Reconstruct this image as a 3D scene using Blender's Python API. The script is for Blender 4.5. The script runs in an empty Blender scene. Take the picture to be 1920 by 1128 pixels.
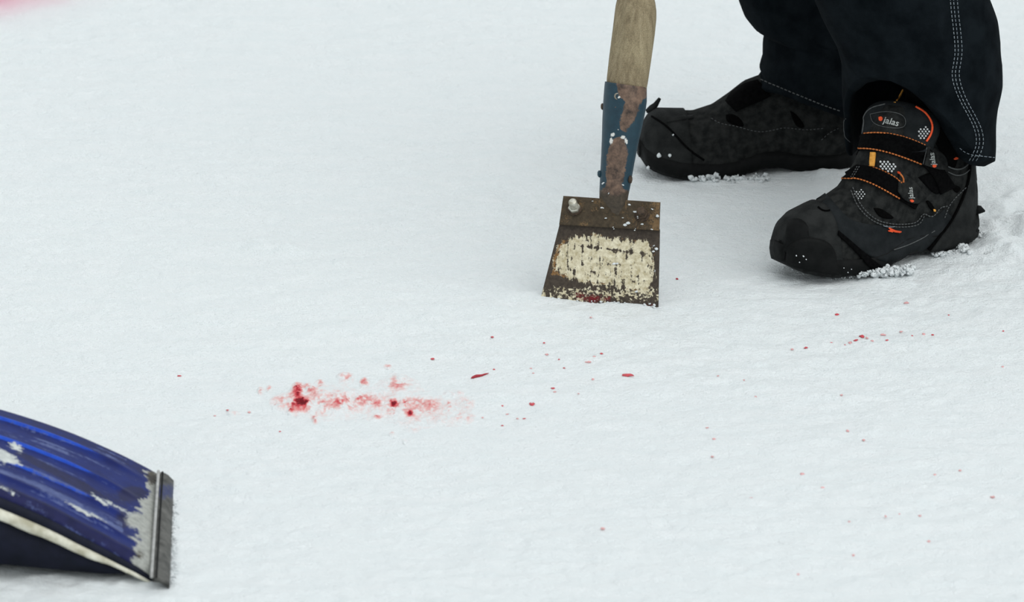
import bpy, math, random
import numpy as np
from mathutils import Vector
from mathutils.bvhtree import BVHTree

# ------------------------------------------------------------------ camera, sky, sun, exposure
SC = bpy.context.scene
COL = SC.collection
EL = math.radians(20.0); DIST = 12.0; FPX = 1300.0 * DIST
SE, CE = math.sin(EL), math.cos(EL)
CAM = np.array([0.0, -DIST * CE, DIST * SE])
FWD = np.array([0.0, CE, -SE]); UP = np.array([0.0, SE, CE]); RGT = np.array([1.0, 0.0, 0.0])

cd = bpy.data.cameras.new('camera'); cam = bpy.data.objects.new('camera', cd); COL.objects.link(cam)
cd.sensor_width = 36.0; cd.lens = FPX * 36.0 / 1920.0
cd.clip_end = 200.0
cam.location = CAM; cam.rotation_euler = (math.pi / 2 - EL, 0, 0)
cd.dof.use_dof = True; cd.dof.focus_distance = DIST + 0.08; cd.dof.aperture_fstop = 8.0
SC.camera = cam

SC.view_settings.view_transform = 'Standard'; SC.view_settings.look = 'None'
SC.view_settings.gamma = 1.0; SC.view_settings.use_curve_mapping = False
SC.view_settings.exposure = 0.20

W = bpy.data.worlds.new('overcast_sky'); SC.world = W; W.use_nodes = True
wn = W.node_tree; wn.nodes.clear()
wo = wn.nodes.new('ShaderNodeOutputWorld'); wb = wn.nodes.new('ShaderNodeBackground')
tc = wn.nodes.new('ShaderNodeTexCoord'); sx = wn.nodes.new('ShaderNodeSeparateXYZ')
rp = wn.nodes.new('ShaderNodeValToRGB')          # overcast sky: zenith brighter than the horizon
rp.color_ramp.elements[0].position = 0.0; rp.color_ramp.elements[0].color = (0.49, 0.53, 0.545, 1)
rp.color_ramp.elements[1].position = 0.9; rp.color_ramp.elements[1].color = (0.85, 0.89, 0.905, 1)
wn.links.new(tc.outputs['Generated'], sx.inputs[0]); wn.links.new(sx.outputs['Z'], rp.inputs[0])
wn.links.new(rp.outputs[0], wb.inputs[0]); wb.inputs[1].default_value = 1.0
wn.links.new(wb.outputs[0], wo.inputs[0])

sd = bpy.data.lights.new('sun_behind_cloud', 'SUN'); so = bpy.data.objects.new('sun_behind_cloud', sd); COL.objects.link(so)
sd.energy = 0.95; sd.angle = math.radians(65); sd.color = (1.0, 0.995, 0.98)
so.rotation_euler = Vector((-0.55, 0.45, -1.0)).to_track_quat('-Z', 'Y').to_euler()

# ------------------------------------------------------------------ maths helpers
def ray(px, py):
    d = FWD + RGT * ((px - 960.0) / FPX) - UP * ((py - 564.0) / FPX)
    return d / np.linalg.norm(d)
def onZ(px, py, z=0.0):
    d = ray(px, py); return CAM + d * ((z - CAM[2]) / d[2])
def onY(px, py, y):
    d = ray(px, py); return CAM + d * ((y - CAM[1]) / d[1])
def onP(px, py, p, n):
    d = ray(px, py); return CAM + d * (np.dot(p - CAM, n) / np.dot(d, n))
def proj(P):
    Q = np.asarray(P) - CAM; dz = Q @ FWD
    return 960 + FPX * (Q @ RGT) / dz, 564 - FPX * (Q @ UP) / dz
def unit(v):
    v = np.asarray(v, float); return v / max(1e-12, np.linalg.norm(v))

def hash2(i, j, seed):
    i = i.astype(np.int64); j = j.astype(np.int64)
    n = (i * 374761393 + j * 668265263 + seed * 144665) & 0x7fffffff
    n = ((n ^ (n >> 13)) * 1274126177) & 0x7fffffff
    n = ((n ^ (n >> 15)) * 69069 + 12345) & 0x7fffffff
    return ((n ^ (n >> 16)) & 0xffff) / 65535.0
def vnoise(x, y, seed=0):
    x = np.asarray(x, float); y = np.asarray(y, float)
    xi = np.floor(x); yi = np.floor(y); fx = x - xi; fy = y - yi
    fx = fx * fx * (3 - 2 * fx); fy = fy * fy * (3 - 2 * fy)
    a = hash2(xi, yi, seed); b = hash2(xi + 1, yi, seed); c = hash2(xi, yi + 1, seed); d = hash2(xi + 1, yi + 1, seed)
    return (a * (1 - fx) + b * fx) * (1 - fy) + (c * (1 - fx) + d * fx) * fy
def fbm(x, y, seed=0, octv=4, gain=0.5):
    s = 0; a = 1; t = 0
    for k in range(octv):
        s = s + a * (vnoise(x * 2 ** k + 17 * k, y * 2 ** k - 9 * k, seed + k) - 0.5); t += a; a *= gain
    return s / t * 2
def sstep(a, b, x):
    t = np.clip((x - a) / (b - a), 0, 1); return t * t * (3 - 2 * t)
def sdpoly(px, py, poly):                         # signed distance to a polygon, negative inside
    px = np.asarray(px, float); py = np.asarray(py, float)
    d = np.full(px.shape, 1e18); ins = np.zeros(px.shape, bool); n = len(poly)
    for k in range(n):
        ax, ay = poly[k]; bx, by = poly[(k + 1) % n]
        ex, ey = bx - ax, by - ay; wx, wy = px - ax, py - ay
        t = np.clip((wx * ex + wy * ey) / (ex * ex + ey * ey + 1e-12), 0, 1)
        d = np.minimum(d, (wx - ex * t) ** 2 + (wy - ey * t) ** 2)
        cond = ((ay > py) != (by > py))
        with np.errstate(divide='ignore', invalid='ignore'):
            xc = ax + (py - ay) * (bx - ax) / (by - ay if by != ay else 1e-9)
        ins ^= cond & (px < xc)
    return np.where(ins, -1, 1) * np.sqrt(d)
def resample(pts, n):
    P = np.asarray(pts, float); s = np.r_[0, np.cumsum(np.linalg.norm(np.diff(P, axis=0), axis=1))]
    t = np.linspace(0, s[-1], n)
    return np.stack([np.interp(t, s, P[:, k]) for k in range(P.shape[1])], 1)
def smooth_line(pts, n, it=2):
    P = np.asarray(pts, float)
    for _ in range(it):                           # Chaikin corner cutting keeps the ends
        Q = [P[0]]
        for a, b in zip(P[:-1], P[1:]): Q += [a * .75 + b * .25, a * .25 + b * .75]
        P = np.array(Q + [P[-1]])
    return resample(P, n)

# ------------------------------------------------------------------ object helpers
def mk(name, V, F, mat, parent=None, smooth=True, attrs=None, origin=None):
    V = np.asarray(V, float)
    if origin is not None: V = V - np.asarray(origin)
    me = bpy.data.meshes.new(name); me.from_pydata(V.tolist(), [], [tuple(int(i) for i in f) for f in F])
    if smooth: me.polygons.foreach_set('use_smooth', [True] * len(me.polygons))
    for k, a in (attrs or {}).items():
        at = me.attributes.new(k, 'FLOAT', 'POINT'); at.data.foreach_set('value', np.asarray(a, np.float32).ravel())
    me.materials.append(mat); me.update()
    o = bpy.data.objects.new(name, me); COL.objects.link(o)
    if parent is not None: o.parent = parent
    return o
def empty(name, loc):
    o = bpy.data.objects.new(name, None); o.empty_display_size = .05; COL.objects.link(o); o.location = loc; return o
def tag(o, label=None, cat=None, group=None, kind=None):
    if label: o['label'] = label
    if cat: o['category'] = cat
    if group: o['group'] = group
    if kind: o['kind'] = kind
    return o
class MB:                                         # collects pieces that belong to ONE part
    def __init__(s): s.V = []; s.F = []; s.n = 0; s.A = {}
    def add(s, V, F):
        V = np.asarray(V, float); s.V.append(V); s.F += [tuple(i + s.n for i in f) for f in F]; s.n += len(V); return s
    def build(s, name, mat, parent=None, origin=None, smooth=True, attrs=None):
        return mk(name, np.concatenate(s.V), s.F, mat, parent, smooth, attrs, origin)
def grid_faces(n, m, wrap_m=False, off=0):
    F = []
    for i in range(n - 1):
        for j in range(m if wrap_m else m - 1):
            k = (j + 1) % m
            F.append((off + i * m + j, off + i * m + k, off + (i + 1) * m + k, off + (i + 1) * m + j))
    return F
def loft(R, cap0=True, cap1=True):
    n, m = len(R), len(R[0]); V = np.concatenate(R); F = grid_faces(n, m, True)
    if cap0: F.append(tuple(range(m - 1, -1, -1)))
    if cap1: F.append(tuple(range((n - 1) * m, n * m)))
    return V, F
def slab(P, N, front, back):                      # P,N grids (n,m,3): a solid sheet from front to back offset
    n, m = P.shape[:2]
    A = (P + N * front).reshape(-1, 3); B = (P + N * back).reshape(-1, 3)
    F = grid_faces(n, m); o = n * m
    F += [tuple(o + i for i in reversed(f)) for f in grid_faces(n, m)]
    ed = [i for i in range(m)] + [i * m + m - 1 for i in range(1, n)] + [(n - 1) * m + j for j in range(m - 2, -1, -1)] + [i * m for i in range(n - 2, 0, -1)]
    for a, b in zip(ed, ed[1:] + ed[:1]): F.append((b, a, o + a, o + b))
    return np.concatenate([A, B]), F
def tube(P, r, k=8):
    P = np.asarray(P, float); n = len(P); r = np.broadcast_to(r, (n,))
    T = np.gradient(P, axis=0); R = []
    u = None
    for i in range(n):
        t = unit(T[i])
        if u is None: u = unit(np.cross(t, [0.3, 0.2, 0.9]))
        u = unit(u - t * np.dot(u, t)); v = np.cross(t, u)
        a = np.linspace(0, 2 * math.pi, k, endpoint=False)
        R.append(P[i] + r[i] * (np.cos(a)[:, None] * u + np.sin(a)[:, None] * v))
    return loft(R)
_ico = None
def blob(c, r, seed, rough=.3, flat=(1, 1, 1), lv=2):
    import bmesh
    global _ico
    if _ico is None: _ico = {}
    if lv not in _ico:
        bm = bmesh.new(); bmesh.ops.create_icosphere(bm, subdivisions=lv, radius=1.0)
        bm.verts.ensure_lookup_table()
        _ico[lv] = (np.array([v.co[:] for v in bm.verts]), [[v.index for v in f.verts] for f in bm.faces]); bm.free()
    V, F = _ico[lv]
    n = 1 + rough * (fbm(V[:, 0] * 1.6 + V[:, 2] * 1.1 + seed * 3.7, V[:, 1] * 1.6 - V[:, 2] * .9 + seed * 1.3, seed, 3) * 1.6)
    return np.asarray(c) + V * n[:, None] * r * np.asarray(flat), F

# ------------------------------------------------------------------ materials
def nodes(name):
    m = bpy.data.materials.new(name); m.use_nodes = True; t = m.node_tree
    return m, t, t.nodes['Principled BSDF']
def lk(t, a, b): t.links.new(a, b)
def noise_node(t, scale, detail=4, rough=.55, vec=None, stretch=None):
    n = t.nodes.new('ShaderNodeTexNoise'); n.inputs['Scale'].default_value = scale; n.inputs['Detail'].default_value = detail
    n.inputs['Roughness'].default_value = rough
    c = t.nodes.new('ShaderNodeTexCoord'); src = c.outputs['Object']
    if stretch:
        mp = t.nodes.new('ShaderNodeMapping'); mp.inputs['Scale'].default_value = stretch; lk(t, src, mp.inputs[0]); src = mp.outputs[0]
    lk(t, src, n.inputs['Vector']); return n
def ramp(t, src, stops):
    r = t.nodes.new('ShaderNodeValToRGB'); e = r.color_ramp.elements
    while len(e) < len(stops): e.new(.5)
    for k, (p, c) in enumerate(stops): e[k].position = p; e[k].color = (*c, 1)
    lk(t, src, r.inputs[0]); return r
def mixc(t, fac, a, b):
    m = t.nodes.new('ShaderNodeMix'); m.data_type = 'RGBA'; lk(t, fac, m.inputs[0])
    for s, k in ((a, 6), (b, 7)):
        if isinstance(s, tuple): m.inputs[k].default_value = (*s, 1)
        else: lk(t, s, m.inputs[k])
    return m.outputs[2]
def attr(t, name):
    a = t.nodes.new('ShaderNodeAttribute'); a.attribute_name = name; return a.outputs['Fac']
def bump(t, b, src, strength, dist):
    n = t.nodes.new('ShaderNodeBump'); n.inputs['Strength'].default_value = strength; n.inputs['Distance'].default_value = dist
    lk(t, src, n.inputs['Height']); lk(t, n.outputs[0], b.inputs['Normal']); return n
def surf(name, c1, c2, scale, rough=.7, spec=.3, bstr=.3, bdist=.001, metal=0.0, stretch=None, bscale=None):
    m, t, b = nodes(name)
    n = noise_node(t, scale, stretch=stretch)
    r = ramp(t, n.outputs[0], [(.35, c1), (.65, c2)]); lk(t, r.outputs[0], b.inputs['Base Color'])
    b.inputs['Roughness'].default_value = rough; b.inputs['Specular IOR Level'].default_value = spec; b.inputs['Metallic'].default_value = metal
    n2 = noise_node(t, bscale or scale * 3, stretch=stretch); bump(t, b, n2.outputs[0], bstr, bdist)
    return m
SNOW1 = (.875, .925, .935); SNOW2 = (.915, .95, .957)
def snow_nodes(t, b):
    n = noise_node(t, 14, 6, .6, stretch=(1, 2.6, 1))
    r = ramp(t, n.outputs[0], [(.3, SNOW1), (.7, SNOW2)])
    g1 = noise_node(t, 90, 5, .65, stretch=(1, 1.9, 1)); g2 = noise_node(t, 420, 3, .6)
    ad = t.nodes.new('ShaderNodeMath'); ad.operation = 'MULTIPLY_ADD'; lk(t, g2.outputs[0], ad.inputs[0]); ad.inputs[1].default_value = .45; lk(t, g1.outputs[0], ad.inputs[2])
    bump(t, b, ad.outputs[0], 1.0, .006)
    b.inputs['Roughness'].default_value = .75; b.inputs['Specular IOR Level'].default_value = .15
    return r.outputs[0]
def snow_mat(name):
    m, t, b = nodes(name); lk(t, snow_nodes(t, b), b.inputs['Base Color']); return m
def stain_mat(name, stops):
    m, t, b = nodes(name); s = snow_nodes(t, b)
    a = attr(t, 'stain'); r = ramp(t, a, stops)
    f = t.nodes.new('ShaderNodeMath'); f.operation = 'MULTIPLY'; f.use_clamp = True; lk(t, a, f.inputs[0]); f.inputs[1].default_value = 6.0
    lk(t, mixc(t, f.outputs[0], s, r.outputs[0]), b.inputs['Base Color']); b.inputs['Roughness'].default_value = .6
    return m
M = {}
M['snow'] = snow_mat('snow')
M['clump'] = snow_mat('loose_snow')
M['blood'] = stain_mat('blood_in_snow', [(0, (.88, .90, .91)), (.05, (.92, .86, .855)), (.14, (.92, .78, .765)), (.28, (.88, .50, .48)), (.55, (.80, .16, .17)), (.8, (.58, .03, .05)), (1, (.22, .004, .012))])
M['dye'] = stain_mat('pink_dye', [(0, (.88, .91, .92)), (.35, (.88, .66, .72)), (1, (.78, .26, .38))])
def drop_mat(name, c): return surf(name, tuple(x * .8 for x in c), c, 300, .45, .4, .2, .0005)
M['drop_red'] = drop_mat('dried_red', (.62, .07, .09)); M['drop_pale'] = drop_mat('pale_red', (.80, .42, .42)); M['drop_dark'] = drop_mat('dark_red', (.38, .015, .03))
M['cloth'] = surf('black_work_cloth', (.0032, .0047, .0060), (.0078, .0107, .0130), 28, .95, .03, .35, .0015, bscale=500)
M['thread'] = surf('grey_thread', (.15, .18, .21), (.25, .285, .305), 200, .8, .2)
M['thread_dim'] = surf('dark_grey_thread', (.06, .065, .065), (.10, .105, .105), 200, .8, .2)
M['suede'] = surf('charcoal_suede', (.0095, .0105, .0105), (.0270, .0280, .0270), 90, .9, .06, .8, .0015, bscale=600)
M['smooth_leather'] = surf('dark_smooth_leather', (.0085, .0105, .0115), (.0165, .019, .0205), 50, .8, .09, .6, .0012, bscale=450)
M['rubber'] = surf('black_rubber', (.0025, .003, .003), (.006, .0065, .0065), 60, .6, .10, .5, .001, bscale=250)
M['rubber_worn'] = surf('worn_rubber', (.0095, .0105, .0105), (.0215, .0228, .0224), 45, .75, .09, .7, .0015, bscale=300)
M['webbing'] = surf('black_webbing', (.0015, .0015, .0017), (.0035, .0035, .0037), 200, .95, .04, .5, .0008, bscale=800)
M['hole'] = surf('black_mesh_lining', (.0015, .0015, .0015), (.003, .003, .003), 300, .95, .03)
M['orange'] = surf('orange_thread', (.42, .12, .03), (.62, .20, .06), 300, .8, .2)
M['amber'] = surf('amber_webbing', (.62, .27, .04), (.78, .38, .08), 300, .8, .2)
M['red_orange'] = surf('red_orange_piping', (.75, .07, .015), (.85, .11, .03), 200, .6, .3)
M['reflect'] = surf('pale_reflective_dots', (.45, .47, .47), (.62, .64, .64), 200, .5, .5)
M['print_white'] = surf('pale_print', (.30, .32, .31), (.46, .48, .46), 300, .6, .3)
M['wood'] = surf('weathered_wood', (.20, .155, .085), (.36, .29, .175), 30, .75, .25, .5, .001, stretch=(5, 5, .35), bscale=90)
def wood_mat():
    m, t, b = nodes('grey_brown_ash_wood')
    g = noise_node(t, 60, 6, .65, stretch=(3.0, 3.0, .12)); s = noise_node(t, 9, 4, .6, stretch=(1, 1, .6)); k = noise_node(t, 700, 2, .5)
    a = ramp(t, g.outputs[0], [(.3, (.135, .100, .055)), (.5, (.27, .215, .125)), (.72, (.40, .335, .215))])
    d = ramp(t, s.outputs[0], [(.38, (.16, .125, .085)), (.62, (.36, .31, .20))])
    c = t.nodes.new('ShaderNodeMix'); c.data_type = 'RGBA'; c.inputs[0].default_value = .45; lk(t, a.outputs[0], c.inputs[6]); lk(t, d.outputs[0], c.inputs[7])
    e = ramp(t, k.outputs[0], [(.3, (.75, .75, .75)), (.7, (1.2, 1.2, 1.2))])
    x = t.nodes.new('ShaderNodeMix'); x.data_type = 'RGBA'; x.blend_type = 'MULTIPLY'; x.inputs[0].default_value = 1; lk(t, c.outputs[2], x.inputs[6]); lk(t, e.outputs[0], x.inputs[7])
    lk(t, x.outputs[2], b.inputs['Base Color']); b.inputs['Roughness'].default_value = .8; b.inputs['Specular IOR Level'].default_value = .2
    bump(t, b, g.outputs[0], .4, .001); return m
M['wood'] = wood_mat()
def layered(name, base, layers, rough=.7, metal=0., bscale=300, bstr=.4, spec=.3):
    """base = noise colours; layers = (attribute mask, colour a, colour b, noise scale, edge raggedness)"""
    m, t, b = nodes(name)
    n = noise_node(t, base[2], 6, .65); cur = ramp(t, n.outputs[0], [(.3, base[0]), (.7, base[1])]).outputs[0]
    for (an, ca, cb, sc, rag) in layers:
        nn = noise_node(t, sc, 6, .7); col = ramp(t, nn.outputs[0], [(.35, ca), (.65, cb)]).outputs[0]
        rn = noise_node(t, sc * 2.3, 5, .75)
        ma = t.nodes.new('ShaderNodeMath'); ma.operation = 'SUBTRACT'; lk(t, rn.outputs[0], ma.inputs[0]); ma.inputs[1].default_value = .5
        mb = t.nodes.new('ShaderNodeMath'); mb.operation = 'MULTIPLY_ADD'; lk(t, ma.outputs[0], mb.inputs[0]); mb.inputs[1].default_value = rag; lk(t, attr(t, an), mb.inputs[2])
        sm = ramp(t, mb.outputs[0], [(.42, (0, 0, 0)), (.58, (1, 1, 1))])
        cur = mixc(t, sm.outputs[0], cur, col)
    lk(t, cur, b.inputs['Base Color']); b.inputs['Roughness'].default_value = rough; b.inputs['Metallic'].default_value = metal
    b.inputs['Specular IOR Level'].default_value = spec
    bn = noise_node(t, bscale, 4); bump(t, b, bn.outputs[0], bstr, .001); return m
M['blade'] = layered('scratched_steel_with_old_paint', ((.030, .022, .016), (.075, .057, .042), 220),
                     [('paint', (.44, .37, .22), (.80, .74, .56), 150, 1.7), ('rust', (.16, .075, .025), (.28, .16, .06), 160, 1.6), ('blood', (.07, .005, .007), (.20, .012, .015), 260, 2.6)], .65, .0, 900, .35)
M['plate'] = layered('brown_rusty_steel', ((.036, .025, .014), (.080, .058, .034), 180), [('rust', (.13, .075, .03), (.20, .125, .06), 200, 1.5)], .65, .0, 420, .5)
M['socket'] = layered('blue_paint_worn_to_rust', ((.004, .026, .043), (.008, .042, .064), 90),
                      [('rust', (.030, .018, .013), (.20, .125, .085), 75, 1.5), ('dark', (.030, .022, .014), (.075, .054, .034), 150, .6), ('chip', (.62, .62, .58), (.75, .75, .72), 200, .9)], .5, .0, 420, .35, .45)
M['rusty'] = surf('rusty_bolt', (.035, .024, .016), (.085, .055, .035), 250, .7, .3, .6, .001)
M['dull_zinc'] = surf('dull_zinc', (.16, .14, .11), (.30, .28, .23), 200, .6, .3)
M['zinc'] = surf('zinc_bolt', (.34, .32, .25), (.62, .61, .54), 150, .35, .5, .4, .0005, metal=.6)
M['scoop'] = layered('scuffed_blue_plastic', ((.0025, .008, .085), (.005, .018, .15), 30),
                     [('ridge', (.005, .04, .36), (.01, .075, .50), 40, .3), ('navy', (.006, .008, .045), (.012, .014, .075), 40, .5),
                      ('haze', (.045, .065, .20), (.10, .13, .28), 60, .8), ('scuff', (.42, .45, .44), (.62, .65, .62), 70, 1.9), ('bare', (.26, .27, .25), (.42, .43, .40), 120, .8), ('dirt', (.03, .028, .03), (.10, .085, .06), 90, 1.0)],
                     .5, 0, 200, .25, .15)
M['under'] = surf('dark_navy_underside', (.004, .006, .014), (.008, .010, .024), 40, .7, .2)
M['lip'] = surf('chalky_worn_edge', (.40, .38, .28), (.74, .73, .62), 45, .7, .3, .4, .001)
M['strip'] = layered('dull_dark_metal', ((.022, .022, .020), (.13, .13, .12), 55), [('blue', (.02, .03, .10), (.04, .05, .14), 90, .8)], .55, .0, 300, .5)
M['ridge_metal'] = surf('bright_strip_edge', (.30, .30, .29), (.45, .45, .44), 80, .5, .5)
M['shaft'] = surf('ash_shaft', (.30, .22, .12), (.42, .32, .19), 30, .6, .3, stretch=(.3, 4, 4))

# ------------------------------------------------------------------ snow ground
def snow_h(x, y):
    h = .006 * fbm(x * 2.2, y * 2.6, 3, 3) + .0042 * fbm(x * 7, y * 16, 11, 4) + .0034 * fbm(x * 34, y * 60, 23, 4) * (.5 + 1.1 * vnoise(x * 3, y * 5, 29)) + .0010 * fbm(x * 95, y * 110, 33, 2)
    for (px, py, rx, ry, a) in LUMPS:
        h = h + a * np.exp(-((x - px) / rx) ** 2 - ((y - py) / ry) ** 2) * (1 + .9 * fbm(x * 45, y * 40, 41, 3))
    for (ax, ay, bx, by, w, a) in GROOVES:
        ex, ey = bx - ax, by - ay; t = np.clip(((x - ax) * ex + (y - ay) * ey) / (ex * ex + ey * ey), 0, 1)
        h = h - a * np.exp(-(((x - ax - ex * t) ** 2 + ((y - ay - ey * t)) ** 2) / (w * w)))
    return h
LUMPS = []; GROOVES = []
for (x0, y0, x1, y1, w, a) in [(375, 992, 440, 1004, .005, .003), (390, 976, 440, 985, .004, .002), (420, 1029, 510, 1014, .006, .0035), (530, 1005, 545, 999, .004, .002), (1280, 868, 1420, 848, .005, .002), (1330, 882, 1380, 872, .005, .002), (620, 905, 700, 912, .006, .002), (800, 900, 880, 893, .006, .002)]:
    p, q = onZ(x0, y0), onZ(x1, y1); GROOVES.append((p[0], p[1], q[0], q[1], w, a))
for (px, py, rx, ry, a) in [(1880, 395, 20, 9, .014), (1905, 375, 18, 8, .012), (1858, 455, 18, 8, .012), (1890, 470, 45, 20, .016), (1865, 425, 30, 12, .010), (1925, 430, 30, 14, .016), (1810, 478, 30, 10, .006), (1850, 500, 40, 12, .006),
                            (1660, 528, 60, 8, .005), (1360, 345, 70, 8, .004), (1120, 590, 110, 10, .003), (430, 458, 110, 12, .007), (540, 470, 90, 11, .008), (640, 495, 80, 10, .006),
                            (900, 650, 60, 18, .004), (610, 745, 60, 18, .005), (1545, 330, 50, 8, .004)]:
    p = onZ(px, py); LUMPS.append((p[0], p[1], rx / 1300., ry / 444., a))
xs = np.unique(np.r_[np.linspace(-30, -2, 15), np.linspace(-2, -.95, 18), np.arange(-.95, .95, .004), np.linspace(.95, 2, 18), np.linspace(2, 30, 15)])
ys = np.unique(np.r_[np.linspace(-14, -3, 10), np.linspace(-3, -1.5, 18), np.arange(-1.5, 1.55, .0065), np.linspace(1.55, 4, 18), np.linspace(4, 60, 20)])
GX, GY = np.meshgrid(xs, ys)
GV = np.stack([GX, GY, snow_h(GX, GY)], -1).reshape(-1, 3)
GZ = GV[:, 2].reshape(len(ys), len(xs))
def gh(x, y):                                     # height of the ground mesh (bilinear)
    x = np.asarray(x, float); y = np.asarray(y, float)
    i = np.clip(np.searchsorted(xs, x) - 1, 0, len(xs) - 2); j = np.clip(np.searchsorted(ys, y) - 1, 0, len(ys) - 2)
    u = (x - xs[i]) / (xs[i + 1] - xs[i]); v = (y - ys[j]) / (ys[j + 1] - ys[j])
    return (GZ[j, i] * (1 - u) + GZ[j, i + 1] * u) * (1 - v) + (GZ[j + 1, i] * (1 - u) + GZ[j + 1, i + 1] * u) * v
def mk_grid(name, V, nr, nc, mat, keep=None, attrs=None):
    i = np.arange(nr * nc).reshape(nr, nc)
    q = np.stack([i[:-1, :-1], i[:-1, 1:], i[1:, 1:], i[1:, :-1]], -1).reshape(-1, 4)
    if keep is not None:
        q = q[keep]; used = np.unique(q); mp = -np.ones(nr * nc, int); mp[used] = np.arange(len(used)); q = mp[q]; V = V[used]
        attrs = {k: a.ravel()[used] for k, a in (attrs or {}).items()}
    return mk(name, V, q.tolist(), mat, None, True, attrs)
ground = mk_grid('floor', GV, len(ys), len(xs), M['snow'])
tag(ground, 'trampled white snow covering the whole ground', 'snow', kind='structure')

# ------------------------------------------------------------------ pink stains in the snow
STAIN = [(570, 756, 8, 5, 3.2), (565, 756, 6, 4, 1.5), (558, 733, 8, 11, 1.25), (555, 754, 15, 11, .95), (581, 730, 12, 8, .6), (600, 719, 6, 5, .55), (546, 773, 5, 3.5, 1.0),
         (567, 768, 22, 10, .35), (613, 748, 45, 25, .20), (637, 757, 30, 8, .26), (683, 749, 20, 7, .62), (657, 755, 20, 5, .36), (707, 758, 10, 6, .5), (742, 758, 11, 7, 1.35),
         (759, 758, 5, 4.5, 1.2), (771, 776, 6, 5, 1.2), (750, 764, 20, 12, .3), (788, 757, 25, 10, .28), (806, 762, 22, 12, .18), (842, 762, 5, 6, .8), (873, 754, 16, 10, .22), (867, 783, 12, 6, .4),
         (591, 786, 4, 6, .8), (605, 768, 12, 15, .24), (708, 783, 6, 4, .6), (648, 707, 13, 8, .42), (683, 717, 6, 6, .9), (745, 716, 26, 15, .20), (745, 725, 20, 5, .15), (726, 687, 7, 4, .4),
         (736, 815, 7, 4, .33), (759, 827, 5, 5, .25), (771, 803, 14, 10, .18), (489, 733, 5, 7, .42), (505, 730, 5, 6, .5), (438, 776, 11, 4, .3), (853, 736, 16, 5, .22),
         (700, 760, 160, 30, .17), (820, 785, 80, 20, .13), (760, 720, 60, 20, .08), (527, 753, 18, 14, .22)]
def build_stain():
    x0, x1 = onZ(385, 760)[0], onZ(945, 760)[0]; y0, y1 = onZ(650, 845)[1], onZ(650, 672)[1]
    xx = np.arange(x0, x1, .0010); yy = np.arange(y0, y1, .0018)
    X, Y = np.meshgrid(xx, yy); h = gh(X, Y)
    px, py = proj(np.stack([X, Y, h], -1))
    I = np.zeros_like(X)
    for (cx, cy, rx, ry, a) in STAIN: I += a * np.exp(-((px - cx) / rx) ** 2 - ((py - cy) / ry) ** 2)
    n1 = fbm(X * 90, Y * 55, 5, 4); n2 = fbm(X * 330, Y * 200, 15, 3)
    I2 = I * np.clip(.95 + 1.9 * n1 + 1.2 * n2, .30, 2.8)
    lump = np.clip(I, 0, 1) ** .6
    Z = h - .0012 + .0018 * sstep(.03, .16, I) + lump * (.0028 + .0045 * fbm(X * 120, Y * 80, 25, 3))
    keep = (I[:-1, :-1] > .04).ravel()
    o = mk_grid('blood_stain', np.stack([X, Y, Z], -1).reshape(-1, 3), len(yy), len(xx), M['blood'], keep, {'stain': np.clip(I2 / 2.1, 0, 1)})
    tag(o, 'long pink and red blood stain soaked into lumpy snow', 'stain')
build_stain()
def build_dye():
    c = onZ(-70, -60)
    xx = np.arange(c[0] - .35, c[0] + .42, .006); yy = np.arange(c[1] - .36, c[1] + .5, .008)
    X, Y = np.meshgrid(xx, yy); h = gh(X, Y); px, py = proj(np.stack([X, Y, h], -1))
    I = 1.5 * np.exp(-((px + 60 + (py + 40) * 1.2) / 150) ** 2 - ((py + 40) / 55) ** 2) + .25 * np.exp(-((px + 40) / 200) ** 2 - ((py + 50) / 75) ** 2)
    I = I * (1 + .25 * fbm(X * 25, Y * 20, 77, 3))
    keep = (I[:-1, :-1] > .02).ravel()
    o = mk_grid('dye_stain', np.stack([X, Y, np.where(I > .03, h + .0012, h - .002)], -1).reshape(-1, 3), len(yy), len(xx), M['dye'], keep, {'stain': np.clip(I, 0, 1)})
    tag(o, 'soft pink dye mark on the snow in the top left corner', 'stain')
build_dye()

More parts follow.
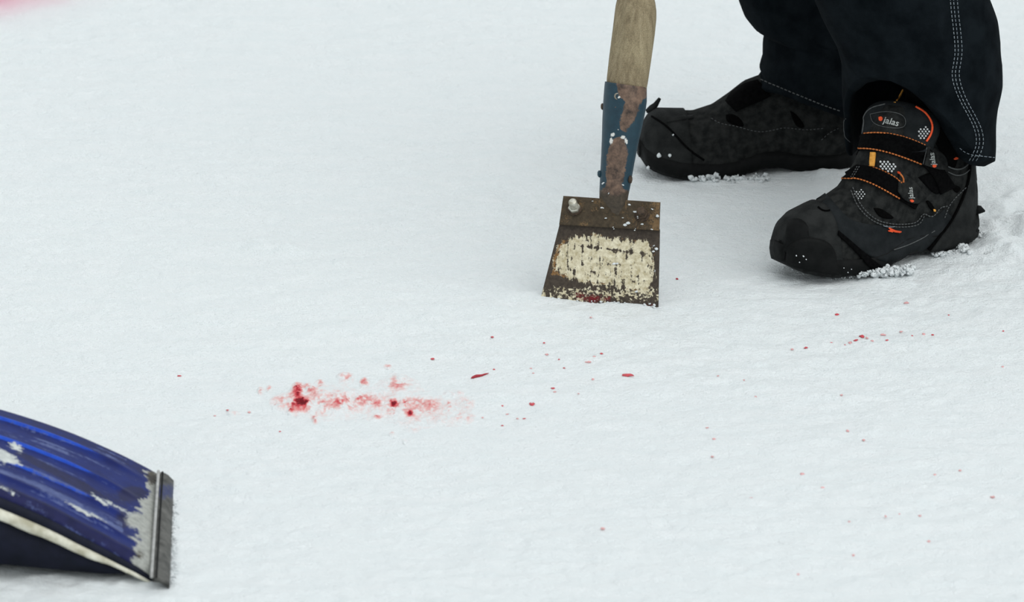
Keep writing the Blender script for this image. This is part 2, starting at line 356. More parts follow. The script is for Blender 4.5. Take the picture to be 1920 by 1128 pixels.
rnd = random.Random(4)
def drop(px, py, r, mat, label, group, name='blood_drop', seed=0, stretch=1.4):
    p = onZ(px, py); p[2] = float(gh(p[0], p[1])); p = onZ(px, py, p[2])
    V, F = blob((0, 0, 0), r / 1300., seed, .55, (1.0 * rnd.uniform(.8, 1.5), stretch * rnd.uniform(.7, 1.2), .4), 2)
    V[:, 2] += .0006
    o = mk(name, V, F, mat); o.location = p; tag(o, label, 'blood drop', group); return o
groups = [
 ('tiny red fleck on the snow between pink stain and scraper', 'red flecks between stain and scraper',
  [(1020, 643, 2), (1025, 665, 3), (1048, 674, 2), (1114, 669, 2), (1128, 663, 2.2), (995, 691, 2.2), (926, 693, 2.5), (1112, 711, 2.6), (1037, 728, 2.2), (1040, 735, 2), (942, 761, 2), (951, 777, 1.8),
   (983, 785, 1.8), (970, 785, 1.6), (942, 798, 2.2), (905, 783, 2), (923, 632, 1.8), (1108, 595, 1.8), (810, 673, 2.2), (1000, 700, 1.5), (1058, 690, 1.5), (1085, 738, 1.6)]),
 ('small red fleck in the faint trail below the near shoe', 'red flecks in the trail below the near shoe',
  [(1569, 590, 3.2), (1700, 568, 3), (1779, 591, 2.2), (1732, 627, 3), (1749, 628, 2), (1655, 628, 3), (1663, 638, 2.2), (1636, 639, 2.4), (1616, 631, 4), (1594, 643, 3), (1558, 643, 2.6), (1547, 652, 2.6),
   (1511, 652, 2.4), (1716, 601, 2), (1881, 621, 1.8), (1625, 634, 3), (1605, 638, 2.5), (1485, 655, 2), (1584, 647, 2), (1690, 622, 1.8), (1710, 630, 1.6)]),
 ('tiny red fleck on the open snow at lower right', 'red flecks on the lower right snow',
  [(1418, 744, 2.2), (1577, 741, 2.4), (1326, 802, 2), (1589, 808, 2.4), (1339, 823, 2.6), (1619, 825, 3), (1336, 856, 2.2), (1504, 889, 3.6), (1543, 914, 2.2), (1753, 890, 2.4), (1800, 882, 2.6), (1408, 934, 2.4),
   (1686, 964, 2), (1660, 968, 2.2), (1593, 979, 2.6), (1724, 967, 2), (1861, 932, 2.6), (1741, 1015, 2.6), (1600, 1041, 3), (1496, 1077, 2.2), (1130, 991, 2.6), (1346, 705, 2), (1395, 713, 2), (1880, 688, 2)]),
 ('tiny red fleck on the snow just left of the pink stain', 'red flecks left of the stain',
  [(403, 780, 2.6), (337, 705, 2.4), (519, 760, 2.6), (427, 769, 1.8), (467, 773, 2), (525, 809, 1.8)])]
k = 0
for lab, grp, pts in groups:
    for (px, py, r) in pts:
        k += 1
        pale = k % 2 == 0 or grp.endswith('lower right snow') and k % 2
        drop(px, py, r * 1.05, M['drop_pale'] if pale else M['drop_red'], lab, grp, seed=k)
drop(998, 758, 4.2, M['drop_red'], 'larger red drop on the snow right of the pink stain', None, seed=91)
drop(1175, 704, 6.5, M['drop_red'], 'largest red blood drop, on the snow below the scraper blade', None, seed=92, stretch=1.0)
drop(1270, 523, 2.2, M['drop_dark'], 'tiny dark speck on the snow right of the scraper blade', None, name='dark_speck', seed=93)
drop(1103, 679, 5, M['drop_pale'], 'pale red smear on the snow below the scraper blade', None, name='blood_smear', seed=94, stretch=.6)
def sliver():
    L = smooth_line([(883, 709), (892, 706), (903, 704), (916, 701)], 12)
    P = np.array([onZ(a, b) for a, b in L]); P[:, 2] = gh(P[:, 0], P[:, 1]) + .0015
    V, F = tube(P, np.array([.4, 1.6, 2.1, 2.4, 2.4, 2.2, 1.9, 1.6, 1.4, 1.2, .9, .4]) * .001)
    tag(mk('blood_sliver', V, F, M['drop_dark']), 'thin dark red sliver lying on snow right of the stain', 'blood drop')
sliver()

# ------------------------------------------------------------------ scraper
def build_scraper():
    A, B = onZ(1013, 559), onZ(1234, 575)
    e1 = unit(B - A); lean = np.array([0.0, math.sin(math.radians(19)), math.cos(math.radians(19))])
    nn = unit(np.cross(e1, lean))                           # toward the camera
    if np.dot(nn, CAM) < 0: nn = -nn
    p0 = (A + B) / 2
    root = empty('ice_scraper', p0.tolist()); O = p0
    tag(root, 'rusty long-handled ice scraper with blue socket and wooden handle standing on snow', 'scraper')
    P = lambda x, y: onP(x, y, p0, nn)
    def quad(c, n, m, wob=0.0, seed=0):
        tl, tr, bl, br = [np.array(q, float) for q in c]; G = np.zeros((n, m, 3)); PX = np.zeros((n, m, 2))
        for i in range(n):
            for j in range(m):
                v, u = i / (n - 1), j / (m - 1)
                q = (tl * (1 - u) + tr * u) * (1 - v) + (bl * (1 - u) + br * u) * v
                if i == n - 1 and wob: q = q + [0, wob * (vnoise(np.array([j * .35]), np.array([1.5]), seed)[0] - .5)]
                PX[i, j] = q; G[i, j] = P(*q)
        return G, PX
    # blade
    G, PX = quad([(1049, 421), (1237, 430), (1012, 565), (1234, 580)], 150, 200, 5, 3)
    N = np.broadcast_to(nn, G.shape)
    V, F = slab(G, N, 0.0, -.0028)
    px, py = PX[..., 0].ravel(), PX[..., 1].ravel()
    poly = [(1048, 462), (1068, 447), (1105, 440), (1150, 446), (1190, 452), (1212, 452), (1225, 466), (1224, 500), (1222, 528), (1210, 545), (1175, 540), (1140, 532), (1105, 528), (1070, 520), (1040, 510), (1040, 488)]
    paint = .50 - np.maximum(sdpoly(px, py, poly), -5) / 14 + (.62 * fbm(px / 7, py / 11, 8, 4)) + .50 * fbm(px / 2.5, py / 16, 88, 3) - .55 * np.exp(-((px - 1112) / 6) ** 2 - ((py - 511) / 5) ** 2)
    paint -= .45 * np.exp(-((py - 466 - (px - 1130) * .12) / 3.0) ** 2) * (px > 1085) * (px < 1215)
    low = sstep(528, 545, py) * (1 - sstep(560, 574, py)); paint = np.maximum(paint, low * (.40 + .75 * fbm(px / 3.5, py / 3.5, 18, 3)))
    rust = .66 - np.abs(sdpoly(px, py, poly) - 1) / 14 - .30 * (px > 1066) + .35 * fbm(px / 6, py / 8, 28, 3)
    blood = .85 * np.exp(-((px - 1112) / 18) ** 2 - ((py - 560) / 8) ** 2) + .6 * np.exp(-((px - 1085) / 10) ** 2 - ((py - 553) / 8) ** 2) + .6 * np.exp(-((px - 1140) / 8) ** 2 - ((py - 560) / 6) ** 2) + .5 * np.exp(-((px - 1215) / 12) ** 2 - ((py - 572) / 5) ** 2)
    two = lambda a: np.r_[a, a * 0]
    mk('blade', V, F, M['blade'], root, False, {'paint': two(paint), 'rust': two(rust), 'blood': two(blood)}, O)
    # clamp plate
    G, PX = quad([(1058, 367), (1239, 379), (1050, 421), (1237, 432)], 24, 80)
    px, py = PX[..., 0], PX[..., 1]
    bulge = .010 * np.exp(-((px - 1151) / 30) ** 4) * np.clip(1 - (py - 367) / 36, 0, 1) ** .7
    G = G + nn * bulge[..., None]
    V, F = slab(G, np.broadcast_to(nn, G.shape), .0070, .0022)
    mk('clamp_plate', V, F, M['plate'], root, True, {'rust': two(.3 + .4 * fbm(px / 14, py / 14, 31, 3).ravel() + .25 * np.exp(-((px.ravel() - 1230) / 20) ** 2))}, O)
    # socket
    rows = [(158, 1135, 1213), (166, 1134, 1213), (185, 1132.5, 1213), (200, 1131.5, 1211), (230, 1130, 1205), (265, 1129, 1197), (300, 1127.5, 1190), (335, 1125.5, 1184), (360, 1125, 1180), (376, 1125, 1178), (388, 1130, 1173), (398, 1141, 1163)]
    def ring(y, xl, xr, tilt, fwd, k=48, f=1.0, tip=1.0):
        c = P((xl + xr) / 2, y); r = np.linalg.norm(P(xr, y) - P(xl, y)) / 2
        up = unit(P((xl + xr) / 2 + .11 * 50, y - 50) - c); ax = unit(P(xr, y + tilt) - P(xl, y - tilt))
        a = np.linspace(0, 2 * math.pi, k, endpoint=False)
        return c + nn * fwd + r * (np.cos(a)[:, None] * ax + f * np.sin(a)[:, None] * nn)
    yy = np.r_[np.linspace(158, 376, 70), np.linspace(379, 399, 12)]
    rr = np.array(rows, float); R = []
    for y in yy:
        xl, xr = np.interp(y, rr[:, 0], rr[:, 1]), np.interp(y, rr[:, 0], rr[:, 2])
        fl = 1 - .65 * float(sstep(340, 399, y)); fw = .002 + .005 * float(sstep(330, 380, y))
        q = ring(y, xl, xr, 5.5, fw, 56, fl)
        R.append(q)
    R = [R[0] * .92 + R[0].mean(0) * .08 - np.array([0, 0, .01])] + [R[0] * .94 + R[0].mean(0) * .06] + R
    V, F = loft(R)
    px, py = proj(V)
    nz = .16 * fbm(px / 7, py / 9, 51, 4)
    poly1 = [(1154, 154), (1216, 154), (1217, 180), (1203, 188), (1196, 210), (1188, 228), (1180, 238), (1172, 250), (1164, 242), (1161, 228), (1168, 212), (1172, 192), (1160, 178)]
    poly2 = [(1148, 262), (1158, 256), (1171, 262), (1177, 290), (1170, 330), (1166, 352), (1185, 362), (1190, 410), (1118, 410), (1118, 362), (1136, 350), (1138, 310), (1138, 290)]
    rust = np.maximum(.5 - sdpoly(px, py, poly1) / 10, .5 - sdpoly(px, py, poly2) / 10) + nz
    front = ((V - O) @ nn) > 0; rust = np.where(front, rust, .2 + nz)
    rust = np.maximum(rust, np.where(py > 362, 1.0, 0)); rust = np.maximum(rust, .62 * np.exp(-((px - 1153) / 3) ** 2 - ((py - 201) / 3) ** 2))
    chip = np.zeros_like(px)
    for (cx, cy, rx, ry) in [(1149, 252, 5, 4), (1146, 264, 4, 7), (1168, 257, 5, 4), (1174, 264, 3, 8), (1160, 243, 2, 3), (1161, 182, 3, 3)]: chip = np.maximum(chip, 1.0 * np.exp(-((px - cx) / rx) ** 2 - ((py - cy) / ry) ** 2))
    chip = np.where(front, chip, 0)
    mk('socket', V, F, M['socket'], root, True, {'rust': rust, 'chip': chip, 'dark': .5 + (py - 366) / 26 + nz + .35 * np.abs((px - 1152) / 26) ** 2 * (py > 340)}, O)
    # wooden handle
    hr = np.array([(176, 1140, 1209), (160, 1138, 1213), (150, 1138.5, 1215), (110, 1143, 1221), (60, 1149.5, 1228), (30, 1153, 1231), (15, 1155, 1231), (0, 1158.5, 1229), (-20, 1165, 1224), (-60, 1172, 1219), (-120, 1180, 1222), (-400, 1208, 1250), (-900, 1262, 1304), (-1000, 1273, 1315)], float)[::-1]
    R = []
    for y in np.r_[np.linspace(176, -120, 60), np.linspace(-160, -1000, 30)]:
        xl, xr = np.interp(y, hr[:, 0], hr[:, 1]), np.interp(y, hr[:, 0], hr[:, 2])
        q = ring(y, xl, xr, 5.0, .002, 64, .92)
        c = q.mean(0); r = np.linalg.norm(q[0] - c)
        a = np.linspace(0, 2 * math.pi, 64, endpoint=False)
        # a flat planed facet on the left front makes the long arris line
        fac = 1 - .09 * np.exp(-((a - math.radians(128)) / .28) ** 2) * float(1 - sstep(80, 160, y))
        R.append(c + (q - c) * fac[:, None])
    V, F = loft(R)
    mk('handle', V, F, M['wood'], root, True, None, O)
    # grip
    c = P(1294, -1000); g = MB(); V, F = tube([c - e1 * .06, c - e1 * .03, c, c + e1 * .03, c + e1 * .06], [.014, .018, .019, .018, .014], 16); g.add(V, F); g.build('grip', M['wood'], root, O)
    # bolts
    def bolt(x, y, shaft, r, mat, nut_r, tipdir):
        c = P(x, y) + nn * .0070; d = unit(nn + tipdir)
        a = np.linspace(0, 2 * math.pi, 6, endpoint=False) + .3
        u = unit(np.cross(d, [0, 0, 1])); v = np.cross(d, u)
        R = [c + d * h + s * nut_r * (np.cos(a)[:, None] * u + np.sin(a)[:, None] * v) for h, s in ((-.002, 1), (.0055, 1), (.0072, .86))]
        V, F = loft(R); nut = mk('bolt', V, F, mat, root, False, None, O)
        b = MB(); V, F = tube([c, c + d * .006, c + d * shaft * .96, c + d * shaft], [r, r, r, r * .8], 16); b.add(V, F)
        for h in np.arange(.008, shaft - .002, .0016):
            V, F = tube([c + d * h, c + d * (h + .0008)], [r * 1.08, r * 1.08], 16); b.add(V, F)
        b.build('bolt_shank', mat, nut, O)
        w = MB(); V, F = tube([c - d * .001, c + d * .0012], [nut_r * 1.25] * 2, 24); w.add(V, F); w.build('washer', M['rusty'], nut, O)
    bolt(1079, 391, .020, .0058, M['zinc'], .0088, np.array([-.06, -.1, .95]))
    bolt(1206, 402, .017, .0062, M['rusty'], .0088, np.array([.0, 0, .5]))
    # rivets on the socket
    bv = BVHTree.FromPolygons([Vector(v) for v in loft(R)[0]], [f for f in loft(R)[1]])
    def rivet(x, y, fwd, r, mat, d):
        c = P(x, y) + nn * fwd; V, F = blob(c, r, 3, .12, (.62, 1, 1), 2); mk('rivet', V, F, mat, root, True, None, O)
    rivet(1131, 200, .004, .0052, M['rusty'], None); rivet(1126, 326, .008, .0055, M['socket'], None); rivet(1183, 336, .008, .0062, M['rusty'], None)
    c = P(1166, 181) + nn * .0315
    a = np.linspace(0, 2 * math.pi, 20); V, F = tube([c + .0042 * (math.cos(t) * e1 + math.sin(t) * lean) for t in a], .0014, 8)
    mk('screw_ring', V, F, M['dull_zinc'], root, True, None, O)
    # snow flecks clinging to the plate
    b = MB(); rr = random.Random(9)
    for (x, y, r, z) in [(a_, b_, c_, d_ + (.0025 if d_ > .004 else 0)) for a_, b_, c_, d_ in [(1135, 345, 3, .02), (1164, 358, 3.4, .018), (1173, 347, 2.4, .018), (1146, 362, 1.6, .02), (1134, 390, 3, .014), (1180, 385, 3.5, .006), (1193, 400, 4.5, .009), (1177, 421, 5, .006), (1207, 423, 4, .006), (1235, 402, 4.5, .006), (1137, 410, 2.2, .006), (1151, 427, 2.4, .006),
                         (1200, 407, 2, .018), (1225, 392, 2, .006), (1169, 408, 1.8, .006), (1113, 377, 1.6, .006), (1229, 470, 5, .001), (1226, 460, 2, .001), (1195, 543, 5, .001), (1224, 431, 1.8, .005), (1193, 430, 2, .005), (1154, 495, 5, .001), (1228, 508, 2.4, .001)]]:
        for q in range(2):
            V, F = blob(P(x + rr.uniform(-1, 1) * r * .8, y + rr.uniform(-1, 1) * r * .8) + nn * z, r / 1300. * rr.uniform(.45, .75), int(x + q), .5, (1.3, .6, .8), 1); b.add(V, F)
    o = b.build('snow_fleck', M['clump']); tag(o, 'white snow flecks stuck to the rusty scraper plate and socket', 'snow', kind='stuff')
    b = MB()
    for q in range(90):
        u = rr.random(); x = 1013 + 221 * u; y = 563 + 14 * u + rr.uniform(-7, 3)
        V, F = blob(P(x, y) + nn * rr.uniform(.001, .004), rr.uniform(.8, 2.4) / 1300., q, .5, (1.2, 1, 1), 1); b.add(V, F)
    o = b.build('snow_crumbs', M['clump']); tag(o, 'loose snow crumbs along the cutting edge of the scraper blade', 'snow', kind='stuff')
build_scraper()

# ------------------------------------------------------------------ snow shovel, lower left
def build_shovel():
    yf = onZ(312, 896)[1]; yn = onZ(300, 1085)[1]
    far_px = [(299, 884), (270, 868), (235, 850), (200, 834), (150, 812), (110, 797), (60, 780), (0, 762), (-60, 747), (-140, 734), (-220, 727)]
    near_px = [(287, 1066), (262, 1047), (232, 1031), (195, 1010), (150, 986), (108, 963), (60, 940), (0, 914), (-62, 890), (-144, 868), (-226, 856)]
    Fp = smooth_line([onY(x, y, yf) for x, y in far_px], 70); Np = smooth_line([onY(x, y, yn) for x, y in near_px], 70)
    base = onZ(306, 990)
    root = empty('snow_shovel', base.tolist()); O = base
    tag(root, 'scuffed blue plastic snow shovel with dark metal edge resting on the snow', 'shovel')
    nv = 110; vs = np.linspace(0, 1, nv)
    G = Fp[:, None, :] * (1 - vs)[None, :, None] + Np[:, None, :] * vs[None, :, None]
    s = np.linspace(0, 1, 70)
    ribs = [.16, .40, .66, .86]
    hgt = np.zeros((70, nv))
    for r in ribs: hgt += .0050 * np.exp(-((vs[None, :] - r) / .022) ** 2) * sstep(.03, .22, s)[:, None]
    hgt -= .006 * (1 - (2 * vs - 1) ** 2)[None, :] * 0
    hgt -= .012 * np.clip((vs - .955) / .045, 0, 1)[None, :] ** 2 + .010 * np.clip((.035 - vs) / .035, 0, 1)[None, :] ** 2
    G[..., 2] += hgt
    px, py = proj(G)
    vv = np.broadcast_to(vs, hgt.shape)
    rib_highlight = np.zeros_like(hgt)  # bright blue highlights of the ribs, painted into the blade colour
    for r in ribs[:3]: rib_highlight = np.maximum(rib_highlight, .95 * np.exp(-((vv - r - .006) / .018) ** 2) * (sstep(.10, .42, s)[:, None] * .85 + .15))
    nz = fbm(px / 22 + py / 60, py / 5 - px / 12, 61, 4)
    # scrape streaks run along the blade: a coordinate that follows the ribs
    st = fbm(s[:, None] * 5 + 0 * vv, vv * 45, 66, 4)
    scuff = np.zeros_like(hgt); haze = .24 + .70 * st  # haze: streaky grey-blue sheen painted into the blade colour
    def bl(cx, cy, rx, ry, a, ang=27):
        ca, sa = math.cos(math.radians(ang)), math.sin(math.radians(ang)); dx, dy = px - cx, py - cy
        return a * np.exp(-((dx * ca + dy * sa) / rx) ** 2 - ((-dx * sa + dy * ca) / ry) ** 2)
    for q in [(8, 855, 32, 11, 1.1), (30, 838, 18, 9, .8), (-40, 845, 50, 16, .9), (192, 940, 16, 4, .9, 40), (178, 930, 14, 4, .7, 40), (205, 942, 12, 4, .8), (150, 955, 36, 4, .75, 30), (180, 968, 26, 4, .6, 30), (230, 955, 30, 5, .6), (25, 925, 12, 4, .7, 20), (10, 917, 12, 4, .7, 20)]: scuff = np.maximum(scuff, bl(*q))
    scuff = scuff + .16 * st
    for q in [(70, 890, 30, 8, .5), (80, 905, 20, 6, .5), (20, 815, 40, 10, .45), (45, 935, 90, 10, .42), (-60, 850, 80, 30, .3)]: haze = np.maximum(haze, bl(*q))
    haze = np.maximum(haze, (.62 + .5 * st) * np.exp(-((vv - .80) / .09) ** 2)); haze = np.where(s[:, None] < .12, 0, haze)
    bare = 1.0 - sstep(10, 62, np.hypot(px - (296 - (py - 890) * .06), 0) + 18 * (py < 935) + 26 * nz) * 1.0
    bare = np.maximum(bare, bl(255, 975, 28, 22, .8, 0))
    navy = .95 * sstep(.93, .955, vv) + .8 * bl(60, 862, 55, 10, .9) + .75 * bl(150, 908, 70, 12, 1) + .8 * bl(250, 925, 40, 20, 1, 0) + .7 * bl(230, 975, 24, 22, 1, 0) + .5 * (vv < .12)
    dirt = .75 * np.exp(-((px - 285) / 14) ** 2 - ((py - 895) / 22) ** 2) + .6 * np.exp(-((px - 262) / 16) ** 2 - ((py - 1040) / 16) ** 2) + .3 * bl(215, 898, 40, 12, 1)
    N = np.broadcast_to(np.array([0, 0, 1.0]), G.shape)
    V, F = slab(G[:, ::-1], N, 0, -.004)
    f2 = lambda a: np.r_[a[:, ::-1].ravel(), a.ravel() * 0]
    at = {'ridge': f2(rib_highlight), 'scuff': f2(scuff), 'haze': f2(haze), 'bare': f2(bare), 'navy': f2(navy), 'dirt': f2(dirt)}
    mk('scoop', V, F, M['scoop'], root, True, at, O)
    # underside skin, coloured dark to deepen the shade below
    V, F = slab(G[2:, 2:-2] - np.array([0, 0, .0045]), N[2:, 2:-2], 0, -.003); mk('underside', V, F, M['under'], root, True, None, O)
    # added far and rear panels, turned down to keep light from underneath
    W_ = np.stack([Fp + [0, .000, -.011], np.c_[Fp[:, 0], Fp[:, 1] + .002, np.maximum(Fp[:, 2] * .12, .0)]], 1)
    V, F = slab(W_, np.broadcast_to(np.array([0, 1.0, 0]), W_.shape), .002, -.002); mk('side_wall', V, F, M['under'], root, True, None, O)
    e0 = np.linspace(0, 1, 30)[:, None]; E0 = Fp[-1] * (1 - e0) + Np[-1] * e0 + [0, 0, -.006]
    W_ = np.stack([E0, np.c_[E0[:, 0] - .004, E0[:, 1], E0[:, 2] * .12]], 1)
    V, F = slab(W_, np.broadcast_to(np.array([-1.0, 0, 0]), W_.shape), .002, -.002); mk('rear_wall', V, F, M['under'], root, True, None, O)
    # chalky near lip
    E = G[:, -1]; ss = s
    k = np.interp(ss, [0, .05, .3, .6, 1], [.10, .35, .8, 1.0, 1.0])
    L0 = E + np.c_[0 * k, -.002 - .004 * k, -.006 - .009 * k]; L1 = L0 + np.c_[0 * k, -.006 * k, -.011 * k]; L2 = L1 + np.c_[0 * k, .002 * k, -.005 * k]
    rag = .003 * fbm(s * 14, s * 0, 71, 3); L2[:, 2] += rag
    Lg = np.stack([L0, L1, L2], 1); V, F = slab(Lg[:, ::-1], np.broadcast_to(unit([0, -1, .4]), Lg.shape), .002, -.002); mk('edge_lip', V, F, M['lip'], root, True, None, O)
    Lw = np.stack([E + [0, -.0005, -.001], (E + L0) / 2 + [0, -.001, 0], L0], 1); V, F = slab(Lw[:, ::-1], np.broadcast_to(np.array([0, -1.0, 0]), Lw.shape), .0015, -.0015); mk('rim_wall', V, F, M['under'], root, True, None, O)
    kk = np.interp(s, [0, .10, .22, .5, 1], [0, .10, .55, 1, 1]); gap = np.interp(s, [0, .2, .6, 1], [.002, .004, .020, .03])  # dark near panel added where the gap under the lip is shaded
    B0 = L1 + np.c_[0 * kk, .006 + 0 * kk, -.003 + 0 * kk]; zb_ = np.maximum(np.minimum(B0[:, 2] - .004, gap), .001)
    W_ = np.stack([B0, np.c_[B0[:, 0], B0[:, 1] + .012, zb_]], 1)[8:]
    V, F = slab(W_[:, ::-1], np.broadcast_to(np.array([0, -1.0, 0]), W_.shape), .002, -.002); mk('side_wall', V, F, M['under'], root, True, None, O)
    # metal wear strip along the tip
    tl, bl_ = np.array([300, 888.]), np.array([287, 1086.]); tr, br = np.array([325, 904.]), np.array([318, 1099.])
    nS = 80; S = np.zeros((6, nS, 3)); 
    za, zb = .016, .002
    for j in range(nS):
        v = j / (nS - 1); a = onZ(*(tl * (1 - v) + bl_ * v), za); b = onZ(*(tr * (1 - v) + br * v), zb)
        for i in range(6):
            u = i / 5; S[i, j] = a * (1 - u) + b * u; S[i, j, 2] += .0025 * math.sin(u * math.pi) + .001 * (vnoise(np.array([j * .3]), np.array([i * 1.]), 5)[0] - .5)
    V, F = slab(S[:, ::-1], np.broadcast_to(np.array([.2, 0, 1.0]), S.shape), .003, -.003)
    sp, sq = proj(S[:, ::-1]); bm_ = (.6 * np.exp(-((sq - 925) / 26) ** 2)).ravel()
    strip = mk('wear_strip', V, F, M['strip'], root, True, {'blue': np.r_[bm_, bm_ * 0]}, O)
    V, F = tube(S[0] + np.array([-.002, 0, .004]), .0022, 8); mk('strip_ridge', V, F, M['ridge_metal'], strip, True, None, O)
    V, F = tube(S[1] + np.array([.0, 0, .0035]), .0014, 6); mk('strip_groove', V, F, M['rubber'], strip, True, None, O)
    # shaft beyond the frame
    e = (Fp[-1] + Np[-1]) / 2; d = unit([-.93, -.05, .32])
    V, F = tube([e - d * .10 + [0, 0, -.012], e + [0, 0, 0], e + d * .1, e + d * .14], [.028, .026, .022, .019], 20); mk('shaft_socket', V, F, M['under'], root, True, None, O)
    V, F = tube([e + d * .05, e + d * .5, e + d * 1.15], [.016, .016, .016], 20); mk('shaft', V, F, M['shaft'], root, True, None, O)
    h = e + d * 1.15; V, F = tube([h + np.array([0, y, 0]) for y in (-.06, -.03, 0, .03, .06)], [.012, .016, .017, .016, .012], 14); mk('grip', V, F, M['under'], root, True, None, O)
    # snow crust pushed up by the edge
    b = MB(); rr = random.Random(3)
    for q in range(170):
        v = rr.random(); x = 326 - 6 * v + rr.gauss(3, 4) ; y = 905 + 192 * v + rr.gauss(0, 2)
        p = onZ(x, y, .003); V, F = blob(p, rr.uniform(1.0, 3.2) / 1300., q, .5, (1, 1.3, .8), 1); b.add(V, F)
    o = b.build('snow_crust', M['clump']); tag(o, 'loose snow crust pushed up along the metal edge of the blue shovel', 'snow', kind='stuff')
build_shovel()

# ------------------------------------------------------------------ person: trousers and safety shoes
person = empty('person', onZ(1720, 430).tolist())
tag(person, 'person in black work trousers and black strapped safety shoes standing behind the scraper', 'person')
PO = np.array(person.location)

# shoe shape in its own frame: s from heel to toe, t to the side (+ = outer), z up
SH = np.array([  # s, top height, half width outer, half width inner, bottom z, top flatness
 (.000, .120, .004, .004, .012, .55), (.004, .128, .018, .018, .008, .55), (.015, .134, .030, .029, .003, .55), (.035, .142, .037, .035, .000, .5),
 (.070, .168, .041, .038, .000, .45), (.100, .202, .041, .037, .004, .42), (.125, .230, .042, .036, .010, .45), (.150, .227, .046, .037, .011, .5), (.172, .196, .051, .041, .006, .5),
 (.195, .150, .056, .047, .001, .55), (.220, .119, .058, .052, .000, .6), (.250, .106, .057, .055, .003, .7), (.280, .101, .053, .055, .008, .8), (.305, .096, .045, .050, .014, .85),
 (.320, .088, .036, .042, .019, .85), (.330, .076, .024, .030, .024, .8), (.335, .060, .006, .010, .030, .8)])
SHF = SH.copy()                                   # the far shoe: its tongue stays flat under the trouser leg
SHF[:, 1] = np.interp(SH[:, 0], [0, .015, .04, .08, .13, .165, .185, .20, .22, .25, .28, .305, .32, .33, .335], [.10, .115, .125, .14, .148, .140, .127, .112, .100, .092, .095, .098, .090, .076, .060])
def shoe_frame(H, yaw, side):
    y = math.radians(yaw); d = np.array([-math.cos(y), -math.sin(y), 0]) * (1.045 if side > 0 else 1.0); n = (1 if side > 0 else -1) * np.array([math.sin(y), -math.cos(y), 0])
    return np.array([H[0], H[1], H[2] if len(H) > 2 else 0.0]), d, n
def shoe_upper(fr, m=56, grow=0.0, s0=None, s1=None, n=110, T=SH):
    H, d, nn = fr; R = []
    ss = np.linspace(0, 1, n); ss = (1 - np.cos(ss * math.pi)) / 2 * .335
    for s in ss:
        if s0 is not None and (s < s0 or s > s1): continue
        h, wo, wi, zb, fl = [np.interp(s, T[:, 0], T[:, k]) for k in range(1, 6)]
        a = np.linspace(-.5, math.pi + .5, m - 14)
        c, sn = np.cos(a), np.sin(a)
        zlow = zb + .012
        z = zlow + (h - zlow) * np.where(sn > 0, np.abs(sn) ** .9, 0) + np.where(sn < 0, sn * .024, 0)
        # widths narrow toward the top, more at the ankle
        f = (z - zlow) / max(.01, h - zlow)
        nar = 1 - np.clip(f, 0, 1) ** 2 * (1 - fl) * .35
        t = np.where(c > 0, wo, wi) * np.sign(c) * np.abs(c) ** (fl) * nar
        bot = np.linspace(t[-1], t[0], 16)[1:-1]
        t = np.r_[t, bot]; z = np.r_[z, np.full(14, z[0])]
        ctr = np.array([0, (h + zb) / 2]); tt = t * (1 + grow / max(.02, wo)); zz = z + grow * np.clip((z - ctr[1]) / (h / 2), -1, 1)
        R.append(H + d * s + nn * tt[:, None] + np.array([0, 0, 1.0]) * zz[:, None])
    return R
def shoe_sole(fr):
    H, d, nn = fr; R = []
    ss = (1 - np.cos(np.linspace(0, 1, 90) * math.pi)) / 2 * .339 - .002
    for s in ss:
        sc = min(max(s, 0), .335)
        h, wo, wi, zb, fl = [np.interp(sc, SH[:, 0], SH[:, k]) for k in range(1, 6)]
        lug = .004 * (math.sin(s * 330) > .1) * (1 if (s < .085 or s > .17) else 0)
        g = .004; top = zb + .026; low = zb - .004 + .004 - lug * 0 
        x = [wo + g, wo + g + .002, wo + g, wo + g - .003 - lug, -(wi + g - .003 - lug), -(wi + g), -(wi + g + .002), -(wi + g)]
        z = [top, (top + low) / 2, low + .004, low, low, low + .004, (top + low) / 2, top]
        R.append(np.array([H + d * s + nn * a + np.array([0, 0, b]) for a, b in zip(x, z)]))
    return loft(R)

class Snap:
    def __init__(s, meshes):
        V = []; F = []
        for v, f in meshes:
            n = len(V); V += [Vector(p) for p in v]; F += [tuple(i + n for i in q) for q in f]
        s.b = BVHTree.FromPolygons(V, F); s.o = Vector(CAM)
    def __call__(s, px, py):
        d = ray(px, py); h = s.b.ray_cast(s.o, Vector(d))
        if h[0] is None:
            p = s.o + Vector(d) * (DIST + .2)
            best = None
            for q in np.linspace(-.3, .7, 41):
                p = s.o + Vector(d) * (DIST + float(q)); r = s.b.find_nearest(p)
                if best is None or r[3] < best[3]: best = r
            h = best
        N = np.array(h[1]); 
        if np.dot(N, d) > 0: N = -N
        return np.array(h[0]), unit(.55 * N - .45 * d)
    def grid(s, A, B, n, m):
        A = smooth_line(A, n); B = smooth_line(B, n); P = np.zeros((n, m, 3)); N = np.zeros((n, m, 3))
        for i in range(n):
            for j in range(m):
                q = A[i] + (B[i] - A[i]) * j / (m - 1); P[i, j], N[i, j] = s(*q)
        for _ in range(2):
            Q = P.copy(); Q[1:-1] = (P[:-2] + 2 * P[1:-1] + P[2:]) / 4; P = Q
        return P, N
def strip(sn, A, B, name, mat, parent, thick=.003, n=28, m=8, back=-.003, lift=0.0):
    P, N = sn.grid(A, B, n, m); V, F = slab(P[:, ::-1], N[:, ::-1], thick + lift, back); return mk(name, V, F, mat, parent, True, None, PO)
